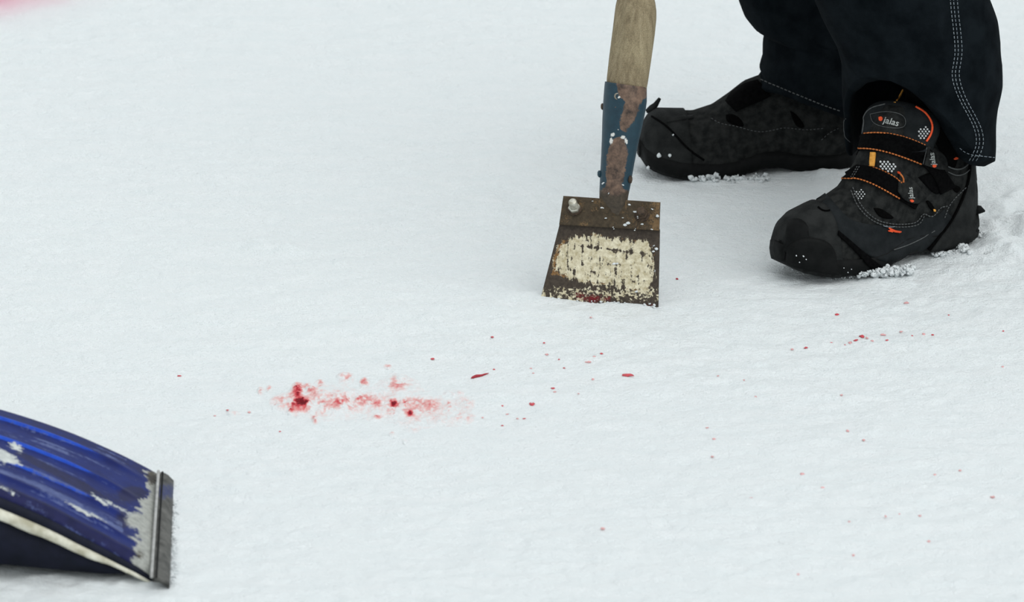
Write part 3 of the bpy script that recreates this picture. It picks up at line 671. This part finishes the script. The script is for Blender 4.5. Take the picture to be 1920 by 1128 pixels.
def stitch_mb(sn, line, dash=6, gap=4, r=.0008, lift=.0015):
    L = np.asarray(line, float); ln = np.linalg.norm(np.diff(L, axis=0), axis=1).sum(); L = smooth_line(L, max(8, int(ln)))
    b = MB(); i = 0
    while i + 2 < len(L):
        seg = L[i:min(len(L), i + dash + 1)]
        if len(seg) > 1:
            pts = []
            for q in (seg if len(seg) < 4 else [seg[0], seg[len(seg) // 2], seg[-1]]):
                p, N = sn(*q); pts.append(p + N * lift)
            V, F = tube(pts, r, 5); b.add(V, F)
        i += dash + gap
    return b
def stitch(sn, lines, name, mat, parent, **k):
    b = MB()
    for l in lines:
        c = stitch_mb(sn, l, **k)
        if c.V: b.add(np.concatenate(c.V), c.F)
    return b.build(name, mat, parent, PO)
def seam(sn, line, name, mat, parent, r=.001, lift=.0008):
    L = np.asarray(line, float); ln = np.linalg.norm(np.diff(L, axis=0), axis=1).sum(); L = smooth_line(L, max(8, int(ln / 3)))
    pts = []
    for q in L: p, N = sn(*q); pts.append(p + N * lift)
    pts = np.array(pts)
    for _ in range(2): pts[1:-1] = (pts[:-2] + 2 * pts[1:-1] + pts[2:]) / 4
    V, F = tube(pts, r, 6); return mk(name, V, F, mat, parent, True, None, PO)
def fan(sn, poly, name, mat, parent, thick=.0012, rings=5):
    P0 = np.asarray(poly, float); P0 = smooth_line(np.r_[P0, P0[:1]], 40)[:-1]; c = P0.mean(0)
    V = []; 
    for k in range(rings + 1):
        f = 1 - k / (rings + .5)
        for q in P0: p, N = sn(*(c + (q - c) * f)); V.append(p + N * (thick if k else -.001) )
    m = len(P0); F = grid_faces(rings + 1, m, True); F.append(tuple(range(rings * m, (rings + 1) * m)))
    return mk(name, V, F, mat, parent, True, None, PO)
def lettering(sn, txt, org, ux, uy, size, name, mat, parent, lift=.0022, shear=0.0):
    cu = bpy.data.curves.new('lettering', 'FONT'); cu.body = txt; cu.resolution_u = 3; cu.offset = .012; cu.shear = shear
    ob = bpy.data.objects.new('lettering_source', cu); COL.objects.link(ob)
    dg = bpy.context.evaluated_depsgraph_get(); me = bpy.data.meshes.new_from_object(ob.evaluated_get(dg))
    V = np.array([v.co[:] for v in me.vertices]); F = [tuple(p.vertices) for p in me.polygons]
    bpy.data.objects.remove(ob); bpy.data.meshes.remove(me); bpy.data.curves.remove(cu)
    ux = np.array(ux, float); uy = np.array(uy, float); out = []
    for v in V:
        q = np.array(org, float) + ux * v[0] * size + uy * v[1] * size; p, N = sn(*q); out.append(p + N * lift)
    n = len(out); back = [p - (p - p) for p in out]
    return mk(name, out, F, mat, parent, False, None, PO)
def dots(sn, poly, name, mat, parent, step=5, r=.0014, lift=.001):
    P = np.asarray(poly, float); b = MB(); x0, y0 = P.min(0); x1, y1 = P.max(0); row = 0; y = y0
    while y < y1:
        x = x0 + (row % 2) * step * .6
        while x < x1:
            if sdpoly(np.array([x]), np.array([y]), poly)[0] < -1:
                p, N = sn(x, y); V, F = blob(p + N * lift, r, 1, .1, (1, 1, 1), 1); b.add(V, F)
            x += step * 1.2
        y += step * .8; row += 1
    return b.build(name, mat, parent, PO)

def build_near_shoe():
    fr = shoe_frame((.677, .287, .002), 35, 1)
    R = shoe_upper(fr); up = loft(R)
    shoe = mk('safety_shoe', *up, M['suede'], person, True, None, PO)
    tag(shoe, 'near shoe with orange stitched straps')
    so_ = shoe_sole(fr); mk('sole', *so_, M['rubber'], shoe, True, None, PO)
    sn = Snap([up, so_]); 
    # smooth side panel (quarter)
    strip(sn, [(1540, 352), (1576, 395), (1600, 418), (1680, 424), (1715, 424), (1735, 402), (1750, 410), (1770, 392)], [(1520, 400), (1560, 430), (1620, 476), (1660, 492), (1700, 492), (1735, 468), (1765, 440), (1790, 412)], 'side_panel', M['smooth_leather'], shoe, .0015, 40, 12)
    # rubber overshoe: toe and heel
    toe = loft(shoe_upper(fr, grow=.0035, s0=.266, s1=.4)); mk('toe_cap', *toe, M['rubber_worn'], shoe, True, None, PO)
    sn2 = Snap([up, so_, toe])
    strip(sn2, [(1478, 412), (1500, 408), (1516, 422), (1515, 440)], [(1468, 470), (1490, 480), (1510, 475), (1525, 460)], 'toe_bumper', M['rubber'], shoe, .0015, 18, 8)
    strip(sn2, [(1476, 462), (1500, 445), (1540, 446), (1565, 462), (1570, 500)], [(1474, 494), (1490, 500), (1520, 506), (1550, 511), (1572, 512)], 'toe_bumper', M['rubber'], shoe, .0025, 24, 8)
    strip(sn2, [(1572, 432), (1600, 455), (1630, 482), (1652, 498)], [(1570, 440), (1596, 464), (1622, 492), (1640, 512)], 'overshoe_edge', M['webbing'], shoe, .003, 24, 4)
    strip(sn, [(1819, 290), (1818, 330), (1806, 372), (1784, 415), (1758, 452), (1744, 470)], [(1824, 290), (1834, 345), (1841, 385), (1838, 420), (1834, 450), (1800, 466)], 'heel_cup', M['rubber_worn'], shoe, .003, 30, 8)
    seam(sn, [(1818, 300), (1817, 332), (1804, 374), (1780, 420), (1750, 456), (1740, 468)], 'heel_cup_edge', M['hole'], shoe, .0022, .002)
    p, N = sn(1832, 393); V, F = tube([p - np.array([.004, 0, 0]), p + np.array([.006, -.003, .001]), p + np.array([.013, -.004, -.001])], [.008, .006, .001], 8); mk('pull_tab', V, F, M['rubber'], shoe, True, None, PO)
    # sock-covered ankle rising into the trouser leg
    H, d, nn = fr; q = [H + d * u + np.array([0, 0, z]) for u, z in ((.060, .10), (.064, .14), (.068, .18), (.074, .23), (.082, .29), (.09, .36))]
    sk = tube(q, [.030, .031, .034, .040, .050, .056], 28); mk('sock', *sk, M['hole'], person, True, None, PO)
    # tongue: a padded flap standing in front of the ankle
    tp = onY(1680, 262, float(H[1] + d[1] * .15 - .012)); tn = unit([-.40, -.82, .36])
    tA = smooth_line([(1606, 284), (1608, 240), (1614, 206), (1640, 189), (1682, 188), (1722, 196), (1748, 214), (1753, 240), (1740, 278)], 44)
    tB = smooth_line([(1618, 286), (1640, 286), (1680, 286), (1710, 286), (1735, 284)], 44)
    TP = np.zeros((44, 14, 3))
    for i in range(44):
        for j in range(14):
            u = j / 13; q = tA[i] * (1 - u) + tB[i] * u
            e = min(1, u * 2.2); xx_ = (q[0] - 1680) / 72
            TP[i, j] = onP(q[0], q[1], tp, tn) + tn * (.010 * math.sqrt(max(0, 1 - (1 - e) ** 2)) - .016 * xx_ * xx_)
    TV, TF = slab(TP[:, ::-1], np.broadcast_to(tn, TP.shape), 0, -.010); tg = mk('tongue', TV, TF, M['smooth_leather'], shoe, True, None, PO)
    me = tg.data; tv = [np.array(v.co) + PO for v in me.vertices]; tf = [tuple(q.vertices) for q in me.polygons]
    sn3 = Snap([up, so_, toe, sk, (tv, tf)])
    seam(sn3, [(1717, 200), (1735, 210), (1746, 225), (1749, 240), (1745, 253), (1737, 265)], 'tongue_piping', M['red_orange'], tg, .0016, .001)
    dots(sn3, [(1722, 240), (1738, 234), (1745, 240), (1742, 256), (1734, 264), (1720, 257)], 'reflective_dots', M['reflect'], tg, 5.2, .0017)
    lettering(sn3, 'jalas', (1656, 230), unit([1, .24]), unit([.22, -1]), 17, 'logo_lettering', M['print_white'], tg, .0016, .15)
    fan(sn3, [(1647, 219), (1653, 217), (1656, 222), (1653, 228), (1647, 226)], 'logo_mark', M['red_orange'], tg, .0012)
    seam(sn3, [(1632, 214), (1660, 208), (1690, 213), (1700, 226), (1696, 240), (1665, 240), (1636, 232), (1632, 214)], 'label_border', M['thread_dim'], tg, .0006, .0008)
    seam(sn3, [(1614, 250), (1617, 222), (1630, 202), (1660, 195)], 'tongue_edge', M['thread_dim'], tg, .001, .0008)
    strip(sn3, [(1677, 173), (1676, 192)], [(1681, 173), (1680, 192)], 'pull_loop', M['amber'], shoe, .002, 6, 3)
    # straps
    def strap(A, B, tipA, tipB):
        st = strip(sn3, A, B, 'strap', M['webbing'], shoe, .0055, 36, 9, -.004)
        v = [np.array(q.co) + PO for q in st.data.vertices]; f = [tuple(q.vertices) for q in st.data.polygons]
        s4 = Snap([up, so_, toe, sk, (tv, tf), (v, f)])
        end = strip(s4, tipA, tipB, 'strap_end', M['suede'], st, .003, 14, 8, -.003)
        v2 = [np.array(q.co) + PO for q in end.data.vertices]; f2 = [tuple(q.vertices) for q in end.data.polygons]
        return st, Snap([up, so_, toe, sk, (tv, tf), (v, f), (v2, f2)])
    st1, s5 = strap([(1618, 252), (1640, 249), (1670, 251), (1700, 258), (1735, 272), (1742, 278), (1790, 350)], [(1594, 284), (1630, 280), (1665, 288), (1700, 300), (1732, 310), (1752, 335), (1762, 364)],
                    [(1740, 274), (1760, 280), (1774, 294), (1776, 306)], [(1732, 309), (1745, 313), (1760, 318), (1774, 318)])
    stitch(s5, [[(1620, 250), (1645, 248), (1675, 251), (1705, 259), (1735, 272)], [(1600, 279), (1630, 278), (1665, 285), (1700, 297), (1728, 308)]], 'stitching', M['orange'], st1, dash=4, gap=2, r=.0011, lift=.001)
    seam(s5, [(1738, 276), (1730, 308)], 'end_seam', M['thread_dim'], st1, .0008)
    lettering(s5, 'jalas', (1754, 309), unit([-.17, -1]), unit([-1, .16]), 14, 'logo_lettering', M['print_white'], st1, .0012, .15)
    fan(s5, [(1748, 309), (1755, 307), (1757, 312), (1752, 315), (1748, 313)], 'logo_mark', M['red_orange'], st1, .001)
    st2, s6 = strap([(1608, 310), (1635, 312), (1665, 325), (1690, 345), (1706, 360), (1720, 380)], [(1576, 334), (1610, 336), (1640, 348), (1665, 362), (1700, 384), (1714, 392)],
                    [(1686, 320), (1706, 332), (1724, 350), (1736, 368)], [(1683, 358), (1692, 372), (1704, 380), (1722, 382)])
    stitch(s6, [[(1577, 333), (1608, 334), (1636, 344), (1662, 358), (1686, 372)], [(1630, 311), (1655, 319), (1680, 333), (1690, 343)]], 'stitching', M['orange'], st2, dash=4, gap=2, r=.0011, lift=.001)
    stitch(s6, [[(1608, 312), (1596, 332)], [(1612, 312), (1600, 332)]], 'cross_stitching', M['thread_dim'], st2, dash=3, gap=2, r=.0008)
    lettering(s6, 'jalas', (1712, 372), unit([-.10, -1]), unit([-1, .14]), 13, 'logo_lettering', M['print_white'], st2, .0012, .15)
    fan(s6, [(1706, 374), (1711, 373), (1715, 377), (1711, 380), (1706, 378)], 'logo_mark', M['red_orange'], st2, .001)
    seam(s6, [(1684, 322), (1692, 330), (1695, 338), (1691, 346), (1694, 340)], 'strap_slot', M['orange'], st2, .0014)
    fan(s6, [(1682, 321), (1688, 321), (1688, 326), (1683, 326)], 'strap_rivet', M['red_orange'], st2, .002)
    fan(s6, [(1720, 332), (1745, 320), (1765, 335), (1770, 348), (1762, 366), (1750, 364), (1738, 352)], 'strap_base', M['webbing'], shoe, .003)
    strip(sn3, [(1634, 286), (1632, 312)], [(1643, 286), (1640, 312)], 'lace_loop', M['amber'], shoe, .006, 8, 4)
    dots(sn3, [(1648, 301), (1660, 299), (1680, 308), (1683, 316), (1668, 324), (1649, 315)], 'reflective_dots', M['reflect'], shoe, 5.4, .0019, .003)
    dots(sn3, [(1594, 362), (1618, 352), (1626, 362), (1618, 374), (1608, 375)], 'reflective_dots', M['reflect'], shoe, 5.0, .0013)
    # vents, seams, side print
    fan(sn, [(1636, 389), (1650, 389), (1668, 400), (1681, 411), (1660, 411), (1645, 405)], 'vent', M['hole'], shoe, .0022)
    fan(sn, [(1735, 376), (1742, 374), (1755, 394), (1752, 398), (1743, 392)], 'vent', M['hole'], shoe, .003)
    fan(sn, [(1778, 344), (1805, 350), (1796, 364), (1788, 358)], 'vent', M['hole'], shoe, .003)
    fan(sn, [(1748, 391), (1753, 391), (1754, 397), (1749, 396)], 'vent_bead', M['amber'], shoe, .004)
    stitch(sn, [[(1600, 352), (1612, 385), (1640, 412), (1670, 420), (1700, 420), (1720, 416), (1730, 398), (1742, 406), (1752, 404), (1762, 388), (1775, 386)],
                [(1596, 358), (1608, 390), (1638, 417), (1670, 425), (1704, 425), (1724, 420), (1732, 404)], [(1770, 408), (1778, 385), (1795, 365), (1814, 348)]], 'quarter_stitching', M['thread_dim'], shoe, dash=4, gap=2, r=.0009, lift=.0026)
    seam(sn, [(1776, 312), (1790, 318), (1805, 316), (1815, 306)], 'collar_seam', M['thread_dim'], shoe, .0012, .003)
    seam(sn, [(1776, 322), (1792, 330), (1808, 326), (1816, 318)], 'collar_seam', M['thread_dim'], shoe, .0009, .003)
    fan(sn, [(1782, 297), (1790, 293), (1798, 297), (1790, 301)], 'collar_tab', M['red_orange'], shoe, .004)
    b = MB()
    for L_ in ([(1665, 427), (1672, 431), (1680, 433), (1688, 434)], [(1667, 430), (1676, 434), (1686, 435)], [(1664, 432), (1672, 434)]):
        c = stitch_mb(sn, L_, 40, 1, .0011, .003); b.add(np.concatenate(c.V), c.F)
    b.build('side_print', M['red_orange'], shoe, PO)
    seam(sn, [(1655, 423), (1668, 426), (1676, 424)], 'side_print_line', M['thread'], shoe, .0006, .003)
    seam(sn, [(1675, 468), (1700, 460), (1730, 446), (1752, 432)], 'sole_line', M['thread_dim'], shoe, .0008, .002)
    seam(sn2, [(1534, 388), (1540, 394), (1550, 396), (1556, 394)], 'toe_crease', M['hole'], shoe, .0014, .001)
    return up
near_up = build_near_shoe()

def build_far_shoe():
    fr = shoe_frame((.522, .616, -.001), 9, -1)
    R = shoe_upper(fr, T=SHF); up = loft(R)
    shoe = mk('safety_shoe', *up, M['suede'], person, True, None, PO)
    tag(shoe, 'far shoe seen from its inner side')
    so_ = shoe_sole(fr); mk('sole', *so_, M['rubber'], shoe, True, None, PO)
    toe = loft(shoe_upper(fr, grow=.0035, s0=.262, s1=.4, T=SHF)); mk('toe_cap', *toe, M['rubber_worn'], shoe, True, None, PO)
    sn = Snap([up, so_, toe])
    p, N = sn(1224, 206); V, F = tube([p + [-.010, 0, -.002], p + [-.002, 0, .003], p + [.004, 0, .009], p + [.010, 0, .019]], [.003, .0055, .0042, .0024], 8); mk('pull_tab', V, F, M['rubber_worn'], shoe, True, None, PO)
    strip(sn, [(1362, 192), (1375, 172), (1400, 158), (1422, 152)], [(1380, 210), (1400, 200), (1425, 190), (1445, 180)], 'strap', M['webbing'], shoe, .006, 20, 6)
    fan(sn, [(1360, 214), (1375, 212), (1392, 224), (1398, 240), (1378, 236), (1360, 228)], 'vent', M['hole'], shoe, .002)
    fan(sn, [(1480, 206), (1492, 212), (1512, 238), (1504, 242), (1490, 236)], 'vent', M['hole'], shoe, .002)
    stitch(sn, [[(1334, 222), (1350, 232), (1380, 236), (1420, 248), (1450, 244), (1470, 238), (1510, 244), (1545, 240)], [(1540, 262), (1555, 248), (1572, 240)]], 'quarter_stitching', M['thread_dim'], shoe, dash=4, gap=3, r=.0007)
    seam(sn, [(1222, 218), (1245, 232), (1262, 248), (1290, 280), (1320, 300)], 'overshoe_edge', M['webbing'], shoe, .0016)
    strip(sn, [(1252, 222), (1270, 217), (1300, 216)], [(1250, 230), (1272, 226), (1300, 222)], 'toe_crease', M['rubber_worn'], shoe, .0015, 10, 4)
    b = MB()
    for (x, y, r) in [(1235, 293, 4), (1256, 291, 3), (1262, 253, 2), (1216, 313, 3)]:
        p, N = sn(x, y); V, F = blob(p + N * .002, r / 1300., int(x), .5, (1, 1, 1.1), 2); b.add(V, F)
    o = b.build('snow_fleck', M['clump']); tag(o, 'tiny white snow flecks stuck to the toe of the far shoe', 'snow', kind='stuff')
    return up
far_up = build_far_shoe()
def toe_flecks():
    sn = Snap([near_up]); b = MB(); rr = random.Random(12)
    for (x, y, r) in [(1494, 478, 2.2), (1507, 479, 3), (1511, 485, 2), (1500, 490, 1.8), (1530, 497, 2.2), (1515, 492, 1.4), (1532, 501, 2), (1588, 508, 2.6), (1594, 503, 2), (1580, 501, 1.6)]:
        p, N = sn(x, y); V, F = blob(p + N * .006, .62 * r / 1300., int(x), .5, (1, 1, 1), 1); b.add(V, F)
    tag(b.build('snow_fleck', M['clump']), 'tiny white snow flecks on the toe of the near shoe', 'snow', kind='stuff')
toe_flecks()

# trousers: two legs in one garment
def leg(rows, Y0, b0, hem, top, seed, roll, nphi=120, nz=110):
    rows = np.array(rows, float)
    L = np.array([onY(r[1], r[0], Y0) for r in rows]); Rr = np.array([onY(r[2], r[0], Y0) for r in rows])
    zz = (L[:, 2] + Rr[:, 2]) / 2; o = np.argsort(zz); zz = zz[o]; xl = L[o, 0]; xr = Rr[o, 0]
    phi = np.linspace(0, 2 * math.pi, nphi, endpoint=False)
    ztop = zz[-1]
    def point(p, z, sc=1.0):
        a0 = np.interp(z, zz, xl); a1 = np.interp(z, zz, xr); c = (a0 + a1) / 2; a = (a1 - a0) / 2
        cs, sn_ = np.cos(p), np.sin(p)
        fold = 1 + .06 * np.sin(p * 3 + seed + z * 14) * np.abs(sn_) + .05 * np.sin(p * 7 + seed * 2 - z * 9) * np.abs(sn_) * vnoise(p * 1.3, z * 7, seed + 5) + .06 * fbm(p * 2.2 + seed, z * 12 + p * .7, seed, 3) * np.abs(sn_) ** .5
        x = c + a * sc * np.sign(cs) * np.abs(cs) ** .85 * (1 + .012 * np.sin(z * 60 + p * 2))
        y = Y0 + b0 * sc * sn_ * fold
        return np.stack([x, y, z + 0 * x], -1)
    zh = np.array([hem(p, point(np.array([p]), np.array([.2]))[0]) for p in phi])
    Rg = []
    for t in np.linspace(0, 1, nz):
        z = ztop + (zh - ztop) * t; Rg.append(point(phi, z))
    inw = roll[0](phi); dn = roll[1](phi)
    for f in (.5, 1.0):
        q = point(phi, zh, 1.0); c = np.stack([np.full(nphi, np.mean(q[:, 0])), np.full(nphi, Y0), zh], -1)
        q = c + (q - c) * (1 - inw * f)[:, None]; q[:, 2] = zh - dn * f; Rg.append(q)
    q = Rg[-1].copy(); c = q.mean(0); q[:, :2] = c[:2] + (q[:, :2] - c[:2]) * .955; Rg.append(q)
    for dz in (.03, .10):
        w = q.copy(); w[:, 2] += dz; Rg.append(w)
    Rg = Rg[::-1]
    for (x, y, z, a, b) in top:
        cs, sn_ = np.cos(phi), np.sin(phi)
        Rg.append(np.stack([x + a * cs, y + b * sn_ * (1 + .05 * np.sin(phi * 3 + z * 9)), z + 0 * cs], -1))
    return loft(Rg, False, True), Rg
def hem_px(line, Y0, back_z):
    lx = np.array([q[0] for q in line], float); ly = np.array([q[1] for q in line], float)
    def f(p, pt):
        front = max(0.0, -math.sin(p)); px = 960 + 1300 * pt[0] * DIST / (DIST + pt[1] * CE)
        zf = onY(px, float(np.interp(px, lx, ly)), pt[1])[2]
        w = float(sstep(-.15, .35, -math.sin(p))); return zf * w + back_z * (1 - w)
    return f
near_rows = [(-60, 1500, 1840), (0, 1527, 1857), (40, 1547, 1869), (80, 1566, 1877), (120, 1577, 1880), (160, 1581, 1878), (200, 1580, 1872), (250, 1582, 1868), (305, 1592, 1864), (360, 1600, 1862)]
yN = .265
hemN = hem_px([(1570, 205), (1585, 170), (1600, 150), (1625, 143), (1655, 144), (1690, 160), (1725, 182), (1765, 219), (1800, 257), (1825, 288), (1845, 299), (1870, 303)], yN, .128)
rollN = (lambda p: .03 + .27 * np.clip(-np.sin(p - .2), 0, 1) ** 1.0, lambda p: .003 + .013 * np.clip(-np.sin(p - .25), 0, 1))
(nV, nF), nR = leg(near_rows, yN, .105, hemN, [(.515, .25, .44, .118, .11), (.47, .25, .52, .115, .115), (.50, .27, .60, .115, .12), (.60, .33, .72, .12, .125), (.70, .38, .85, .13, .135), (.74, .42, .95, .15, .14)], 2, rollN)
far_rows = [(-40, 1374, 1590), (0, 1385, 1600), (25, 1396, 1606), (42, 1410, 1612), (54, 1432, 1618), (60, 1456, 1622), (72, 1454, 1628), (85, 1444, 1632), (97, 1437, 1636), (112, 1427, 1640), (126, 1424, 1642), (138, 1429, 1644), (150, 1421, 1650), (215, 1415, 1660), (300, 1415, 1660)]
yF = .60
hemF = hem_px([(1400, 143), (1420, 149), (1460, 166), (1500, 183), (1540, 199), (1580, 213), (1660, 246)], yF, .09)
rollF = (lambda p: .05 + 0 * p, lambda p: .006 + 0 * p)
(fV, fF), fR = leg(far_rows, yF, .095, hemF, [(.37, .60, .32, .095, .10), (.36, .60, .42, .10, .10), (.38, .59, .50, .105, .11), (.45, .57, .60, .115, .12), (.58, .53, .74, .125, .13), (.70, .47, .86, .13, .135), (.74, .44, .95, .15, .14)], 5, rollF)
tb = MB(); tb.add(nV, nF); tb.add(fV, fF)
V, F = blob((.745, .43, .98), .175, 3, .05, (1.0, 1.1, .8), 3); tb.add(V, F)
trousers = tb.build('trousers', M['cloth'], person, PO)
snl = Snap([(nV, nF)]); snf = Snap([(fV, fF)])
sl = [(1786, -20), (1789, 20), (1794, 60), (1797, 95), (1794, 118), (1790, 138), (1794, 160), (1806, 190), (1822, 218), (1834, 244), (1837, 268), (1830, 290), (1822, 302)]
off = lambda d: [(x + d, y) for x, y in sl]
stitch(snl, [off(-6), off(0), off(7)], 'seam_stitching', M['thread'], trousers, dash=5, gap=3, r=.00065, lift=.001)
stitch(snl, [[(1800, 277), (1812, 287), (1835, 292), (1864, 295)]], 'hem_stitching', M['thread'], trousers, dash=5, gap=3, r=.0006, lift=.001)
seam(snl, [(1586, 222), (1579, 230), (1577, 242), (1583, 256), (1594, 266)], 'hem_edge', M['thread_dim'], trousers, .0006, .001)
stitch(snf, [[(1427, 149), (1460, 162), (1500, 179), (1540, 196), (1578, 209)]], 'hem_stitching', M['thread_dim'], trousers, dash=5, gap=3, r=.0009, lift=.001)

# ------------------------------------------------------------------ loose snow round the shoes
def crumbs(boxes, label, seed, name='snow_crumbs', zmax=.006):
    rr = random.Random(seed); b = MB(); q = 0
    for (x0, y0, x1, y1, n, r0, r1, z) in boxes:
        for i in range(int(n * 2.6)):
            q += 1; u = rr.random(); x = x0 + (x1 - x0) * u + rr.gauss(0, 3); y = y0 + (y1 - y0) * u + rr.gauss(0, 3)
            p = onZ(x, y + z * 1222, 0); p[2] = z * rr.uniform(.5, 1.1)
            V, F = blob(p, (r0 * .7 + (r1 * .8 - r0 * .7) * rr.random() ** 1.8) / 1300., q, .85, (1, 1, .9), 2); b.add(V, F)
    o = b.build(name, M['clump']); tag(o, label, 'snow', kind='stuff'); return o
crumbs([(1605, 508, 1700, 502, 60, 2, 7, .010), (1640, 512, 1710, 506, 30, 3, 8, .004), (1595, 498, 1625, 508, 18, 1.2, 4, .012), (1470, 498, 1600, 520, 25, 1, 3, .002)], 'loose snow crumbs under the sole of the near shoe', 5)
crumbs([(1795, 455, 1815, 468, 30, 3, 7, .008), (1840, 445, 1915, 400, 35, 3, 9, .002), (1750, 472, 1800, 472, 20, 2, 5, .003), (1850, 480, 1915, 450, 25, 3, 8, .002)], 'loose snow crumbs behind the heel of the near shoe', 6)
crumbs([(1295, 328, 1345, 327, 40, 2.5, 8, .010), (1345, 334, 1440, 331, 40, 2, 6, .006), (1205, 310, 1290, 330, 16, 1, 3, .003)], 'loose snow crumbs under the sole of the far shoe', 7)
